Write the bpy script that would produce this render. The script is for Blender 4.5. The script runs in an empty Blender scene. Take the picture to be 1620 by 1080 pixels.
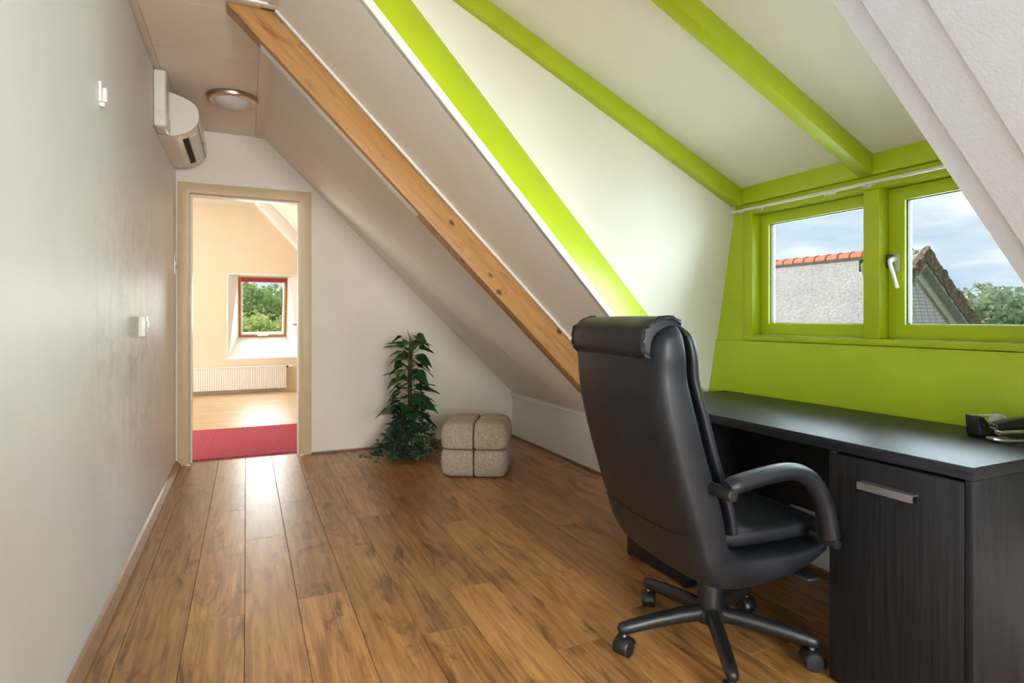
import bpy, bmesh, math, random
from mathutils import Vector, Matrix, Euler, noise
random.seed(7)
R = math.radians
SC = bpy.context.scene
COL = SC.collection

# ------------------------------------------------------------------ camera
cam_d = bpy.data.cameras.new('camera')
cam = bpy.data.objects.new('camera', cam_d); COL.objects.link(cam)
cam_d.sensor_width = 36.0
cam_d.lens = 926.75 / 1620 * 36
cam_d.shift_y = -35.7 / 1620
cam_d.clip_start = 0.02; cam_d.clip_end = 400
cam.location = (0, 0, 1.08)
cam.rotation_euler = (R(90), 0, R(-24.41))
SC.camera = cam

# ------------------------------------------------------------------ world (cloudy sky)
W = bpy.data.worlds.new('sky'); SC.world = W; W.use_nodes = True
nt = W.node_tree; nt.nodes.clear()
def N(nt, t, **kw):
    n = nt.nodes.new(t)
    for k, v in kw.items(): setattr(n, k, v)
    return n
tc = N(nt, 'ShaderNodeTexCoord'); mp = N(nt, 'ShaderNodeMapping'); mp.inputs['Scale'].default_value = (1.6, 1.6, 6.5)
ns = N(nt, 'ShaderNodeTexNoise'); ns.inputs['Scale'].default_value = 2.2; ns.inputs['Detail'].default_value = 7; ns.inputs['Roughness'].default_value = .52
cr = N(nt, 'ShaderNodeValToRGB')
cr.color_ramp.elements[0].position = .34; cr.color_ramp.elements[0].color = (.27, .38, .50, 1)
cr.color_ramp.elements[1].position = .66; cr.color_ramp.elements[1].color = (.78, .80, .83, 1)
e = cr.color_ramp.elements.new(.47); e.color = (.42, .49, .57, 1)
e = cr.color_ramp.elements.new(.55); e.color = (.62, .67, .73, 1)
bg = N(nt, 'ShaderNodeBackground'); bg.inputs['Strength'].default_value = 1.2
out = N(nt, 'ShaderNodeOutputWorld')
nt.links.new(tc.outputs['Generated'], mp.inputs['Vector']); nt.links.new(mp.outputs[0], ns.inputs['Vector'])
nt.links.new(ns.outputs['Fac'], cr.inputs[0]); nt.links.new(cr.outputs[0], bg.inputs['Color']); nt.links.new(bg.outputs[0], out.inputs[0])

# ------------------------------------------------------------------ sun and daylight
def lamp(name, kind, loc, direction, energy, color=(1, 1, 1), size=(1, 1), angle=1.0, spread=180):
    d = bpy.data.lights.new(name, kind); d.energy = energy; d.color = color
    if kind == 'AREA':
        d.shape = 'RECTANGLE'; d.size, d.size_y = size; d.spread = R(spread)
    if kind == 'SUN': d.angle = R(angle)
    o = bpy.data.objects.new(name, d); COL.objects.link(o); o.location = loc
    o.rotation_euler = Vector(direction).to_track_quat('-Z', 'Y').to_euler()
    return o
lamp('sun', 'SUN', (0, 0, 20), (.42, -.62, -.62), 3.4, (1, .95, .87), angle=.6)
# daylight: through the gable window behind the camera, the dormer windows and the windows of the next room
lamp('daylight_back_window', 'AREA', (.75, -2.75, 1.45), (0, 1, -.06), 190, (.98, .98, 1), (1.5, 1.2))
lamp('daylight_roof_window', 'AREA', (1.25+.10, -1.2, 1.376+.10), (-1, 0, -1), 135, (.72, .87, 1), (1.05, 1.25))
for y in (1.198, 1.8245): lamp('daylight_dormer_window', 'AREA', (2.37, y, 1.30), (-1, 0, -.10), 10.8, (.76, .89, 1), (.50, .50))
lamp('daylight_far_roof_window', 'AREA', (.236, 9.86, 1.31), (0, -.936, -.352), 19, (1, .98, .95), (.56, .78))
lamp('daylight_next_room', 'AREA', (-3.3, 7.2, 1.6), (1, 0, -.05), 82, (1, .95, .88), (2.2, 1.4))

# ------------------------------------------------------------------ exposure
vs = SC.view_settings
vs.view_transform = 'Standard'; vs.look = 'None'; vs.exposure = 0.62; vs.gamma = 1.0; vs.use_curve_mapping = False

# ------------------------------------------------------------------ helpers: mesh builder
class MB:
    def __init__(self): self.v = []; self.f = []
    def add(self, vs, fs):
        b = len(self.v); self.v += [tuple(p) for p in vs]; self.f += [tuple(i + b for i in f) for f in fs]; return self
    def box(self, x0, x1, y0, y1, z0, z1):
        return self.hexa([(x0,y0,z0),(x1,y0,z0),(x1,y1,z0),(x0,y1,z0)], [(x0,y0,z1),(x1,y0,z1),(x1,y1,z1),(x0,y1,z1)])
    def hexa(self, a, b):          # two matching polygons -> closed prism
        n = len(a)
        fs = [tuple(reversed(range(n))), tuple(range(n, 2*n))] + [(i, (i+1) % n, n + (i+1) % n, n + i) for i in range(n)]
        return self.add(list(a) + list(b), fs)
    def prism(self, poly, off):    # extrude a 3d polygon by a vector
        o = Vector(off); return self.hexa(poly, [tuple(Vector(p) + o) for p in poly])
    def loft(self, rings, caps=True, closed=True):
        n = len(rings[0]); vs = [p for r in rings for p in r]; fs = []
        for k in range(len(rings) - 1):
            for i in range(n if closed else n - 1):
                j = (i + 1) % n; fs.append((k*n+i, k*n+j, (k+1)*n+j, (k+1)*n+i))
        if caps: fs.append(tuple(reversed(range(n)))); fs.append(tuple((len(rings)-1)*n + i for i in range(n)))
        return self.add(vs, fs)
    def tube(self, path, rad, n=10, caps=True, flat=1.0, up=None):
        P = [Vector(p) for p in path]; rings = []
        rad = rad if isinstance(rad, (list, tuple)) else [rad] * len(P)
        pn = None
        for k, p in enumerate(P):
            t = ((P[min(k+1, len(P)-1)] - P[max(k-1, 0)])).normalized()
            if pn is None:
                a = Vector(up) if up else (Vector((0,0,1)) if abs(t.z) < .9 else Vector((1,0,0)))
                pn = (a - t * a.dot(t)).normalized()
            else: pn = (pn - t * pn.dot(t)).normalized()
            bn = t.cross(pn)
            rings.append([tuple(p + pn*math.cos(2*math.pi*i/n)*rad[k] + bn*math.sin(2*math.pi*i/n)*rad[k]*flat) for i in range(n)])
        return self.loft(rings, caps)
    def cyl(self, p0, p1, r, n=16): return self.tube([p0, p1], r, n)
    def lathe(self, prof, c=(0,0,0), n=24):   # prof list of (r,z) bottom->top
        rings = [[(c[0]+r*math.cos(2*math.pi*i/n), c[1]+r*math.sin(2*math.pi*i/n), c[2]+z) for i in range(n)] for r, z in prof]
        return self.loft(rings)
    def grid(self, fn, nu, nv):
        vs = [fn(i/nu, j/nv) for j in range(nv+1) for i in range(nu+1)]; w = nu + 1
        return self.add(vs, [(j*w+i, j*w+i+1, (j+1)*w+i+1, (j+1)*w+i) for j in range(nv) for i in range(nu)])
    def mesh(self, name, mat, smooth=False, bevel=0, seg=2, weld=0, angle=40):
        me = bpy.data.meshes.new(name); me.from_pydata(self.v, [], self.f); me.update()
        bm = bmesh.new(); bm.from_mesh(me)
        if weld: bmesh.ops.remove_doubles(bm, verts=bm.verts, dist=weld)
        bmesh.ops.recalc_face_normals(bm, faces=bm.faces)
        if bevel:
            es = [e for e in bm.edges if len(e.link_faces) == 2 and e.calc_face_angle(0) > R(25)]
            bmesh.ops.bevel(bm, geom=es, offset=bevel, segments=seg, affect='EDGES', profile=.5)
        bm.to_mesh(me); bm.free()
        if smooth or bevel:
            for p in me.polygons: p.use_smooth = True
            try: me.set_sharp_from_angle(angle=R(angle))
            except Exception: pass
        if mat: me.materials.append(mat)
        return me
    def build(self, name, mat, parent=None, world=False, **kw):
        if world and parent is not None:
            l = parent.location; self.v = [(a-l[0], b-l[1], c-l[2]) for a, b, c in self.v]
        return link(name, self.mesh(name, mat, **kw), parent)
def link(name, me, parent=None, loc=None, rot=None):
    o = bpy.data.objects.new(name, me); COL.objects.link(o)
    if parent: o.parent = parent
    if loc: o.location = loc
    if rot: o.rotation_euler = rot
    return o
def tag(o, label=None, cat=None, group=None, kind=None):
    for k, v in (('label', label), ('category', cat), ('group', group), ('kind', kind)):
        if v: o[k] = v
    return o
def thing(name, label, cat, loc=(0,0,0), rotz=0, group=None):
    o = bpy.data.objects.new(name, None); COL.objects.link(o); o.empty_display_size = .1
    o.location = loc; o.rotation_euler = (0, 0, rotz)
    return tag(o, label, cat, group)
def struct(o, label=None, cat=None): return tag(o, label, cat, kind='structure')
def sgn_pow(a, p): return math.copysign(abs(a) ** p, a)
def lerp(a, b, t): return a + (b - a) * t
def interp(pts, t):
    if t <= pts[0][0]: return pts[0][1]
    for (a, b), (c, d) in zip(pts, pts[1:]):
        if t <= c: return lerp(b, d, (t - a) / (c - a))
    return pts[-1][1]
def smooth_path(pts, n=6):
    P = [Vector(p) for p in pts]; o = []
    for i in range(len(P) - 1):
        p0 = P[max(i-1, 0)]; p1 = P[i]; p2 = P[i+1]; p3 = P[min(i+2, len(P)-1)]
        for k in range(n):
            t = k / n
            o.append(.5*((2*p1) + (p2-p0)*t + (2*p0-5*p1+4*p2-p3)*t*t + (3*p1-p0-3*p2+p3)*t**3))
    return o + [P[-1]]

# ------------------------------------------------------------------ helpers: materials
def new_mat(name):
    m = bpy.data.materials.new(name); m.use_nodes = True
    b = m.node_tree.nodes['Principled BSDF']
    return m, m.node_tree, b
def noise_node(nt, vec, scale, detail=4, rough=.5, dist=0):
    n = N(nt, 'ShaderNodeTexNoise'); n.inputs['Scale'].default_value = scale; n.inputs['Detail'].default_value = detail
    n.inputs['Roughness'].default_value = rough; n.inputs['Distortion'].default_value = dist
    if vec is not None: nt.links.new(vec, n.inputs['Vector'])
    return n
def ramp(nt, fac, stops):
    r = N(nt, 'ShaderNodeValToRGB'); els = r.color_ramp.elements
    while len(els) < len(stops): els.new(.5)
    for e, (p, c) in zip(els, stops): e.position = p; e.color = (*c, 1) if len(c) == 3 else c
    nt.links.new(fac, r.inputs[0]); return r
def mix(nt, fac, a, b, mode='MIX'):
    m = N(nt, 'ShaderNodeMix', data_type='RGBA', blend_type=mode)
    for s, x in ((m.inputs[0], fac), (m.inputs[6], a), (m.inputs[7], b)):
        if isinstance(x, (int, float)): s.default_value = x
        elif isinstance(x, tuple): s.default_value = (*x, 1) if len(x) == 3 else x
        else: nt.links.new(x, s)
    return m.outputs[2]
def math_n(nt, op, a, b=None):
    m = N(nt, 'ShaderNodeMath', operation=op)
    for s, x in ((m.inputs[0], a), (m.inputs[1], b)):
        if x is None: continue
        if isinstance(x, (int, float)): s.default_value = x
        else: nt.links.new(x, s)
    return m.outputs[0]
def bump(nt, b, height, strength=.2, dist=.01):
    n = N(nt, 'ShaderNodeBump'); n.inputs['Strength'].default_value = strength; n.inputs['Distance'].default_value = dist
    nt.links.new(height, n.inputs['Height']); nt.links.new(n.outputs[0], b.inputs['Normal'])
def coords(nt, scale=(1,1,1), rot=(0,0,0), rand=False, kind='Object'):
    t = N(nt, 'ShaderNodeTexCoord'); v = t.outputs[kind]
    if rand:
        oi = N(nt, 'ShaderNodeObjectInfo'); c = N(nt, 'ShaderNodeCombineXYZ')
        nt.links.new(math_n(nt, 'MULTIPLY', oi.outputs['Random'], 37.0), c.inputs[0]); nt.links.new(math_n(nt, 'MULTIPLY', oi.outputs['Random'], 91.0), c.inputs[1])
        a = N(nt, 'ShaderNodeVectorMath', operation='ADD'); nt.links.new(v, a.inputs[0]); nt.links.new(c.outputs[0], a.inputs[1]); v = a.outputs[0]
    m = N(nt, 'ShaderNodeMapping'); m.inputs['Scale'].default_value = scale; m.inputs['Rotation'].default_value = rot
    nt.links.new(v, m.inputs['Vector']); return m.outputs[0]
def plain(name, col, rough=.5, metal=0, spec=.5, nscale=0, namp=.06, bscale=0, bstr=.1):
    m, nt, b = new_mat(name)
    b.inputs['Base Color'].default_value = (*col, 1); b.inputs['Roughness'].default_value = rough
    b.inputs['Metallic'].default_value = metal; b.inputs['Specular IOR Level'].default_value = spec
    if nscale:
        v = coords(nt); n = noise_node(nt, v, nscale, 4)
        r = ramp(nt, n.outputs['Fac'], [(.3, tuple(max(0, c*(1-namp)) for c in col)), (.7, tuple(min(1, c*(1+namp)) for c in col))])
        nt.links.new(r.outputs[0], b.inputs['Base Color'])
    if bscale:
        v = coords(nt); n = noise_node(nt, v, bscale, 3); bump(nt, b, n.outputs['Fac'], bstr, .004)
    return m

M = {}
M['wall'] = plain('white_plaster', (.76, .75, .72), .75, nscale=3, namp=.03, bscale=160, bstr=.12)
M['warm'] = plain('warm_lit_plaster', (.85, .775, .69), .7, nscale=3, namp=.03, bscale=140, bstr=.12)  # white plaster; warm light from floor and next room tinted into the colour
M['panel'] = plain('painted_board', (.86, .81, .73), .55, nscale=4, namp=.02, bscale=180, bstr=.12)  # roof boards, with the warm light put into their cream tint
M['ceil'] = plain('ceiling_board', (.87, .78, .69), .55, nscale=4, namp=.02, bscale=180, bstr=.10)  # pinkish cast of the warm light is part of this base colour
M['cheek'] = plain('cream_board', (.80, .77, .66), .6, nscale=4, namp=.02, bscale=220, bstr=.15)
M['edge'] = plain('cream_edge_board', (.80, .78, .69), .5)
M['green'] = plain('lime_green_paint', (.43, .53, .010), .38, nscale=6, namp=.05, bscale=90, bstr=.10)
M['greenwall'] = plain('lime_green_wall_paint', (.45, .58, .018), .5, nscale=5, namp=.05, bscale=200, bstr=.12)
M['white'] = plain('white_lacquer', (.8, .79, .75), .35)
M['plastic'] = plain('cream_plastic', (.78, .74, .67), .28)
M['beige'] = plain('beige_door_paint', (.66, .51, .30), .42, nscale=7, namp=.03)
M['black'] = plain('black_plastic', (.012, .012, .013), .38)
M['rubber'] = plain('black_rubber', (.010, .010, .011), .6)
M['dark'] = plain('dark_gap', (.01, .01, .01), .8)
M['metal'] = plain('brushed_aluminium', (.72, .72, .72), .32, metal=1)
M['brass'] = plain('brushed_brass', (.52, .44, .33), .3, metal=1)
M['chrome'] = plain('chrome', (.8, .8, .8), .12, metal=1)
M['brown'] = plain('brown_moulding', (.27, .14, .065), .4, nscale=20, namp=.15)
M['frosted'] = plain('frosted_glass_shade', (.72, .70, .68), .3)
M['track'] = plain('grey_white_track', (.70, .70, .66), .4)

def stained_wall():
    m, nt, b = new_mat('white_plaster_with_smudges')
    v = coords(nt); b.inputs['Roughness'].default_value = .45
    n = noise_node(nt, v, 3, 4)
    base = ramp(nt, n.outputs['Fac'], [(.3, (.73, .73, .71)), (.7, (.78, .77, .75))]).outputs[0]
    vs_ = coords(nt, (1, 9, 1.3)); streak = noise_node(nt, vs_, 1.6, 6, .6, .4)
    vb = coords(nt, (1, 2.0, 3.0)); blob = noise_node(nt, vb, 2.0, 6, .65, .8)
    sx = N(nt, 'ShaderNodeSeparateXYZ'); t = N(nt, 'ShaderNodeTexCoord'); nt.links.new(t.outputs['Object'], sx.inputs[0])
    def band(sock, c, w):
        d = math_n(nt, 'ABSOLUTE', math_n(nt, 'SUBTRACT', sock, c)); x = math_n(nt, 'SUBTRACT', 1.0, math_n(nt, 'DIVIDE', d, w))
        return math_n(nt, 'MAXIMUM', x, 0.0)
    area = math_n(nt, 'MULTIPLY', band(sx.outputs[1], 3.25, 1.15), band(sx.outputs[2], 1.0, .75))
    s1 = ramp(nt, streak.outputs['Fac'], [(.50, (0,0,0)), (.72, (1,1,1))]).outputs[0]
    s2 = ramp(nt, blob.outputs['Fac'], [(.48, (0,0,0)), (.64, (1,1,1))]).outputs[0]
    tot = math_n(nt, 'MULTIPLY', math_n(nt, 'ADD', math_n(nt, 'MULTIPLY', s1, .55), math_n(nt, 'MULTIPLY', s2, .6)), area)
    nt.links.new(mix(nt, math_n(nt, 'MINIMUM', tot, .75), base, (.30, .29, .25)), b.inputs['Base Color'])
    f = noise_node(nt, v, 130, 3); bump(nt, b, f.outputs['Fac'], .12, .004)
    return m
M['stained'] = stained_wall()

def oak(name, light, mid, dark, rough=.3, knots=True, rot=(0,0,0), grain=1.0, rand=True, bstr=.08, g2amt=.85, spec=.5, dots=False):
    # grain runs along local y
    m, nt, b = new_mat(name)
    v = coords(nt, (1, 1, 1), rot, rand)
    def mp(scale):
        k = N(nt, 'ShaderNodeMapping'); k.inputs['Scale'].default_value = scale; nt.links.new(v, k.inputs['Vector']); return k.outputs[0]
    big = noise_node(nt, mp((5*grain, 1.1*grain, 5*grain)), 1.0, 3, .5, .6)
    ring = noise_node(nt, mp((26*grain, 1.7*grain, 26*grain)), 1.0, 5, .6, 1.4)
    fine = noise_node(nt, mp((150*grain, 5*grain, 150*grain)), 1.0, 3, .6)
    c1 = ramp(nt, ring.outputs['Fac'], [(.34, mid), (.58, light)]).outputs[0]
    c2 = mix(nt, math_n(nt, 'MULTIPLY', ramp(nt, big.outputs['Fac'], [(.42, (0,0,0)), (.68, (1,1,1))]).outputs[0], .55), c1, mid)
    f2 = ramp(nt, fine.outputs['Fac'], [(.35, (.72, .72, .72)), (.6, (1,1,1))]).outputs[0]
    c3 = mix(nt, .55, c2, mix(nt, 1.0, c2, f2, 'MULTIPLY'))
    g2 = noise_node(nt, mp((70*grain, 2.0*grain, 70*grain)), 1.0, 4, .65, .5)
    c3 = mix(nt, g2amt, c3, mix(nt, 1.0, c3, ramp(nt, g2.outputs['Fac'], [(.36, (.62, .55, .48)), (.56, (1.06, 1.06, 1.06))]).outputs[0], 'MULTIPLY'))
    if knots:
        k = noise_node(nt, mp((8.5*grain, 2.3*grain, 8.5*grain)), 1.0, 5, .65, 1.6)
        km = ramp(nt, k.outputs['Fac'], [(.52, (0,0,0)), (.66, (1,1,1))]).outputs[0]
        kk = math_n(nt, 'MULTIPLY', km, ramp(nt, ring.outputs['Fac'], [(.3, (1,1,1)), (.75, (.35,.35,.35))]).outputs[0])
        c3 = mix(nt, math_n(nt, 'MULTIPLY', kk, .85), c3, dark)
    if dots:
        vo = N(nt, 'ShaderNodeTexVoronoi'); vo.inputs['Scale'].default_value = 9; nt.links.new(mp((1, .55, 1)), vo.inputs['Vector'])
        c3 = mix(nt, ramp(nt, vo.outputs['Distance'], [(.07, (.9,.9,.9)), (.13, (0,0,0))]).outputs[0], c3, (.07, .028, .012))
    oi = N(nt, 'ShaderNodeObjectInfo')
    tone = ramp(nt, oi.outputs['Random'], [(0, (.76, .75, .74)), (1, (1.12, 1.10, 1.06))]).outputs[0]
    c4 = mix(nt, 1.0, c3, tone, 'MULTIPLY') if rand else c3
    nt.links.new(c4, b.inputs['Base Color'])
    b.inputs['Roughness'].default_value = rough; b.inputs['Specular IOR Level'].default_value = spec
    bump(nt, b, fine.outputs['Fac'], bstr, .002)
    return m
M['floor'] = oak('oak_laminate', (.60, .315, .108), (.375, .165, .046), (.085, .030, .008), .33, bstr=.03, g2amt=.5, spec=.6)
M['floor2'] = oak('pale_laminate', (.66, .48, .27), (.55, .37, .18), (.4, .25, .12), .35, knots=False, rot=(0,0,R(90)), rand=False)
SL = math.atan(.982)
M['pine'] = oak('varnished_pine', (.52, .275, .098), (.445, .215, .068), (.20, .08, .025), .40, knots=True, grain=1.1, rand=False, bstr=.02, g2amt=.22, dots=True)
M['velux'] = oak('varnished_window_wood', (.45, .22, .06), (.35, .15, .04), (.2,.1,.03), .35, knots=False, rand=False)

def desk_mat(name, rot):
    m, nt, b = new_mat(name)
    v = coords(nt, (1,1,1), rot)
    k = N(nt, 'ShaderNodeMapping'); k.inputs['Scale'].default_value = (140, 4, 140); nt.links.new(v, k.inputs['Vector'])
    g = noise_node(nt, k.outputs[0], 1.0, 4, .6)
    c = ramp(nt, g.outputs['Fac'], [(.35, (.004, .0045, .006)), (.7, (.016, .017, .021))]).outputs[0]
    nt.links.new(c, b.inputs['Base Color']); b.inputs['Roughness'].default_value = .46; b.inputs['Specular IOR Level'].default_value = .4
    bump(nt, b, g.outputs['Fac'], .35, .002)
    return m
M['desk_y'] = desk_mat('black_ash_veneer', (0,0,0))            # grain along y
M['desk_z'] = desk_mat('black_ash_veneer_upright', (R(90),0,0))   # grain along z
def leather():
    m, nt, b = new_mat('black_leather')
    v = coords(nt); n = noise_node(nt, v, 9, 4); f = N(nt, 'ShaderNodeTexVoronoi'); f.inputs['Scale'].default_value = 420
    nt.links.new(v, f.inputs['Vector'])
    nt.links.new(ramp(nt, n.outputs['Fac'], [(.3, (.005,.006,.009)), (.7, (.009,.011,.016))]).outputs[0], b.inputs['Base Color'])
    nt.links.new(ramp(nt, n.outputs['Fac'], [(.3, (.42,)*3), (.7, (.52,)*3)]).outputs[0], b.inputs['Roughness'])
    bump(nt, b, f.outputs['Distance'], .06, .002)
    return m
M['leather'] = leather()
def boucle():
    m, nt, b = new_mat('beige_boucle')
    v = coords(nt); n = noise_node(nt, v, 150, 3, .7); n2 = noise_node(nt, v, 60, 2)
    c = mix(nt, .4, ramp(nt, n.outputs['Fac'], [(.36, (.24,.18,.125)), (.52, (.52,.425,.32)), (.68, (.74,.65,.53))]).outputs[0], ramp(nt, n2.outputs['Fac'], [(.3, (.40,.32,.235)), (.7, (.62,.53,.42))]).outputs[0])
    nt.links.new(c, b.inputs['Base Color']); b.inputs['Roughness'].default_value = .95; b.inputs['Specular IOR Level'].default_value = .15
    bump(nt, b, n.outputs['Fac'], .7, .006)
    return m
M['boucle'] = boucle()
def rug_mat():
    m, nt, b = new_mat('raspberry_pile')
    v = coords(nt); n = noise_node(nt, v, 90, 3, .7)
    nt.links.new(ramp(nt, n.outputs['Fac'], [(.35, (.30,.02,.05)), (.65, (.62,.10,.16))]).outputs[0], b.inputs['Base Color'])
    b.inputs['Roughness'].default_value = .95; bump(nt, b, n.outputs['Fac'], .8, .01)
    return m
M['rug'] = rug_mat()
def leafmat(name, a, c, edge=None):
    m, nt, b = new_mat(name)
    v = coords(nt, rand=True); n = noise_node(nt, v, 14, 3)
    nt.links.new(ramp(nt, n.outputs['Fac'], [(.35, a), (.68, c)]).outputs[0], b.inputs['Base Color']); b.inputs['Roughness'].default_value = .42
    return m
M['leaf'] = leafmat('dark_green_leaf', (.012, .048, .014), (.03, .12, .032))
M['leaf2'] = leafmat('light_green_leaf', (.06, .13, .02), (.11, .21, .03))
M['ivy'] = leafmat('ivy_leaf', (.010, .040, .020), (.026, .090, .042))
M['varieg'] = leafmat('variegated_leaf', (.02, .07, .03), (.34, .40, .20))
M['stem'] = plain('brown_stem', (.085, .035, .022), .8, nscale=40, namp=.3)
M['soil'] = plain('dark_pot', (.03, .022, .016), .7)
def glass_mat():
    m = bpy.data.materials.new('window_glass'); m.use_nodes = True; nt = m.node_tree; nt.nodes.clear()
    o = N(nt, 'ShaderNodeOutputMaterial'); tr = N(nt, 'ShaderNodeBsdfTransparent'); gl = N(nt, 'ShaderNodeBsdfGlossy')
    tr.inputs[0].default_value = (.96, .98, .97, 1); gl.inputs['Roughness'].default_value = .02
    mx = N(nt, 'ShaderNodeMixShader'); fr = N(nt, 'ShaderNodeFresnel'); fr.inputs[0].default_value = 1.3
    nt.links.new(fr.outputs[0], mx.inputs[0]); nt.links.new(tr.outputs[0], mx.inputs[1]); nt.links.new(gl.outputs[0], mx.inputs[2]); nt.links.new(mx.outputs[0], o.inputs[0])
    return m
M['glass'] = glass_mat()
def thatch():
    m, nt, b = new_mat('grey_thatch')
    v = coords(nt, (1, 1, 1)); n = noise_node(nt, v, 16, 5, .75); n2 = noise_node(nt, v, 1.2, 3)
    c = mix(nt, .35, ramp(nt, n.outputs['Fac'], [(.34, (.22,.20,.19)), (.64, (.66,.62,.60))]).outputs[0], ramp(nt, n2.outputs['Fac'], [(.3, (.36,.33,.32)), (.7, (.58,.54,.53))]).outputs[0])
    nt.links.new(c, b.inputs['Base Color']); b.inputs['Roughness'].default_value = .95
    bump(nt, b, n.outputs['Fac'], .8, .08)
    return m
M['thatch'] = thatch()
M['reed'] = plain('brown_reed_edge', (.16, .11, .075), .95, nscale=22, namp=.7, bscale=30, bstr=1)
M['clay'] = plain('red_clay', (.46, .14, .065), .7, nscale=9, namp=.3)
M['mortar'] = plain('pale_mortar', (.42, .36, .31), .9)
M['brick'] = plain('whitewashed_brick', (.56, .54, .52), .85, nscale=7, namp=.12)
M['bargeboard'] = plain('pale_bargeboard', (.62, .56, .48), .6)
M['grass'] = plain('grass', (.10, .17, .04), .95, nscale=.6, namp=.3)
def foliage(name, a, c):
    m, nt, b = new_mat(name); v = coords(nt); n = noise_node(nt, v, 1.3, 4, .7)
    col = ramp(nt, n.outputs['Fac'], [(.3, a), (.7, c)]).outputs[0]
    nt.links.new(col, b.inputs['Base Color']); b.inputs['Roughness'].default_value = .8
    tl = N(nt, 'ShaderNodeBsdfTranslucent'); nt.links.new(col, tl.inputs[0]); mx = N(nt, 'ShaderNodeMixShader'); mx.inputs[0].default_value = .5
    nt.links.new(b.outputs[0], mx.inputs[1]); nt.links.new(tl.outputs[0], mx.inputs[2]); nt.links.new(mx.outputs[0], nt.nodes['Material Output'].inputs[0])
    return m
M['fol_a'] = foliage('spring_foliage', (.34, .42, .10), (.60, .66, .26))
M['fol_b'] = foliage('deep_foliage', (.26, .38, .13), (.44, .55, .22))
M['fol_c'] = foliage('bluish_foliage', (.26, .33, .20), (.42, .49, .32))
M['bark'] = plain('bark', (.12, .09, .06), .9)

# ------------------------------------------------------------------ room constants
XL, XR, YE, YB, ZC = -.47, 2.24, 4.93, -2.3, 2.48
def zr(x): return 2.505 - .982 * (x - .1)            # roof slope
def xr(z): return .1 + (2.505 - z) / .982
XC = xr(ZC)
NRM = Vector((.982, 0, 1)).normalized()              # up/out normal of the roof slope
def zd(x): return 1.715 + .465 * (2.24 - x)          # dormer ceiling
def ycheek(x, z): return 2.226 - .065 * (x - 2.235) - .1888 * (z - 1.635)
def y_sG(z): return 2.079 - .134 * (z - 2.202)
def y_sL(z): return y_sG(z) + .064
def y_near(z): return .725 + .107 * (z - 1.656)
def rect_ring(mb, axis, a0, a1, o, i):     # frame: o/i = (u0,u1,v0,v1); axis 'x' -> u=y,v=z ; axis 'y' -> u=x,v=z
    def P(a, u, v): return (a, u, v) if axis == 'x' else (u, a, v)
    vs = []
    for a in (a0, a1):
        for q in (o, i): vs += [P(a, q[0], q[2]), P(a, q[1], q[2]), P(a, q[1], q[3]), P(a, q[0], q[3])]
    fs = []
    for k in range(4):
        j = (k + 1) % 4
        fs += [(k, j, 4+j, 4+k), (8+k, 12+k, 12+j, 8+j), (k, 8+k, 8+j, j), (4+k, 4+j, 12+j, 12+k)]
    return mb.add(vs, fs)

# ------------------------------------------------------------------ floor
fl = struct(MB().box(XL-.1, XR+.05, YB, 5.02, -.08, -.0105).build('floor', M['dark']))
PW, PL = .185, 1.29
rows = [(-.47, -.375)] + [(-.375 + PW*i, -.375 + PW*(i+1)) for i in range(14)]
rows[-1] = (rows[-1][0], XR)
rows = [r for r in rows if r[0] < XR - .01]
JOINT = {1: 2.84, 2: 2.357, 3: 3.14, 4: 2.397, 5: 2.85, 6: 1.95, 7: 2.23, 8: 1.68, 9: 2.2, 10: 3.1, 11: 2.69}
pl_cache = {}
for i, (a, b) in enumerate(rows):
    j = JOINT.get(i, random.uniform(1.6, 3.0)); j -= PL * math.ceil((j - YB) / PL)
    while j < YE:
        y0, y1 = max(j, YB), min(j + PL, YE + .09)
        if YE + .09 - y1 < .12: y1 = YE + .09
        key = (round(b-a, 3), round(y1-y0, 3))
        if key not in pl_cache:
            w, l = key
            pl_cache[key] = MB().box(-w/2+.0006, w/2-.0006, -l/2+.0006, l/2-.0006, -.0104, 0).mesh('plank', M['floor'], bevel=.0012 if l > .05 else 0, seg=1)
        if y1 - y0 > .004: link('plank', pl_cache[key], fl, ((a+b)/2, (y0+y1)/2, 0))
        j += PL

# ------------------------------------------------------------------ walls
struct(MB().box(XL-.15, XL, YB-.1, YE, -.08, 2.6).build('wall_left', M['stained']))
FRX0, FRX1, FRZ = -.455, .473, 2.087          # door casing, outer
OPX0, OPX1, OPZ = -.380, .388, 2.012          # door opening
p = [(-3.1,0),(OPX0-.02,0),(OPX0-.02,OPZ+.02),(OPX1+.02,OPZ+.02),(OPX1+.02,0),(2.6,0),(2.6,2.8),(-3.1,2.8)]
struct(MB().prism([(x, YE, z) for x, z in p], (0, .09, 0)).build('wall_end', M['warm']))
kn = struct(MB().box(XR, XR+.1, YB-.1, YE, -.08, .415).build('wall_right', M['wall']))
# back wall behind the camera with its gable window
bw = MB(); rect_ring(bw, 'y', YB-.1, YB, (-.62, 2.4, -.08, 2.6), (0., 1.5, .85, 2.05))
struct(bw.build('wall_back', M['wall']))
w3 = struct(thing('window_3', None, None, (.75, YB-.05, .85)))
f3 = MB(); rect_ring(f3, 'y', YB-.09, YB-.03, (0., 1.5, .85, 2.05), (.06, 1.44, .91, 1.99)); f3.build('frame', M['white'], w3, world=True, bevel=.003)
MB().box(.72, .78, YB-.085, YB-.035, .91, 1.99).build('mullion', M['white'], w3, world=True)
MB().box(.06, 1.44, YB-.064, YB-.058, .91, 1.99).build('pane', M['glass'], w3, world=True)

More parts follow.
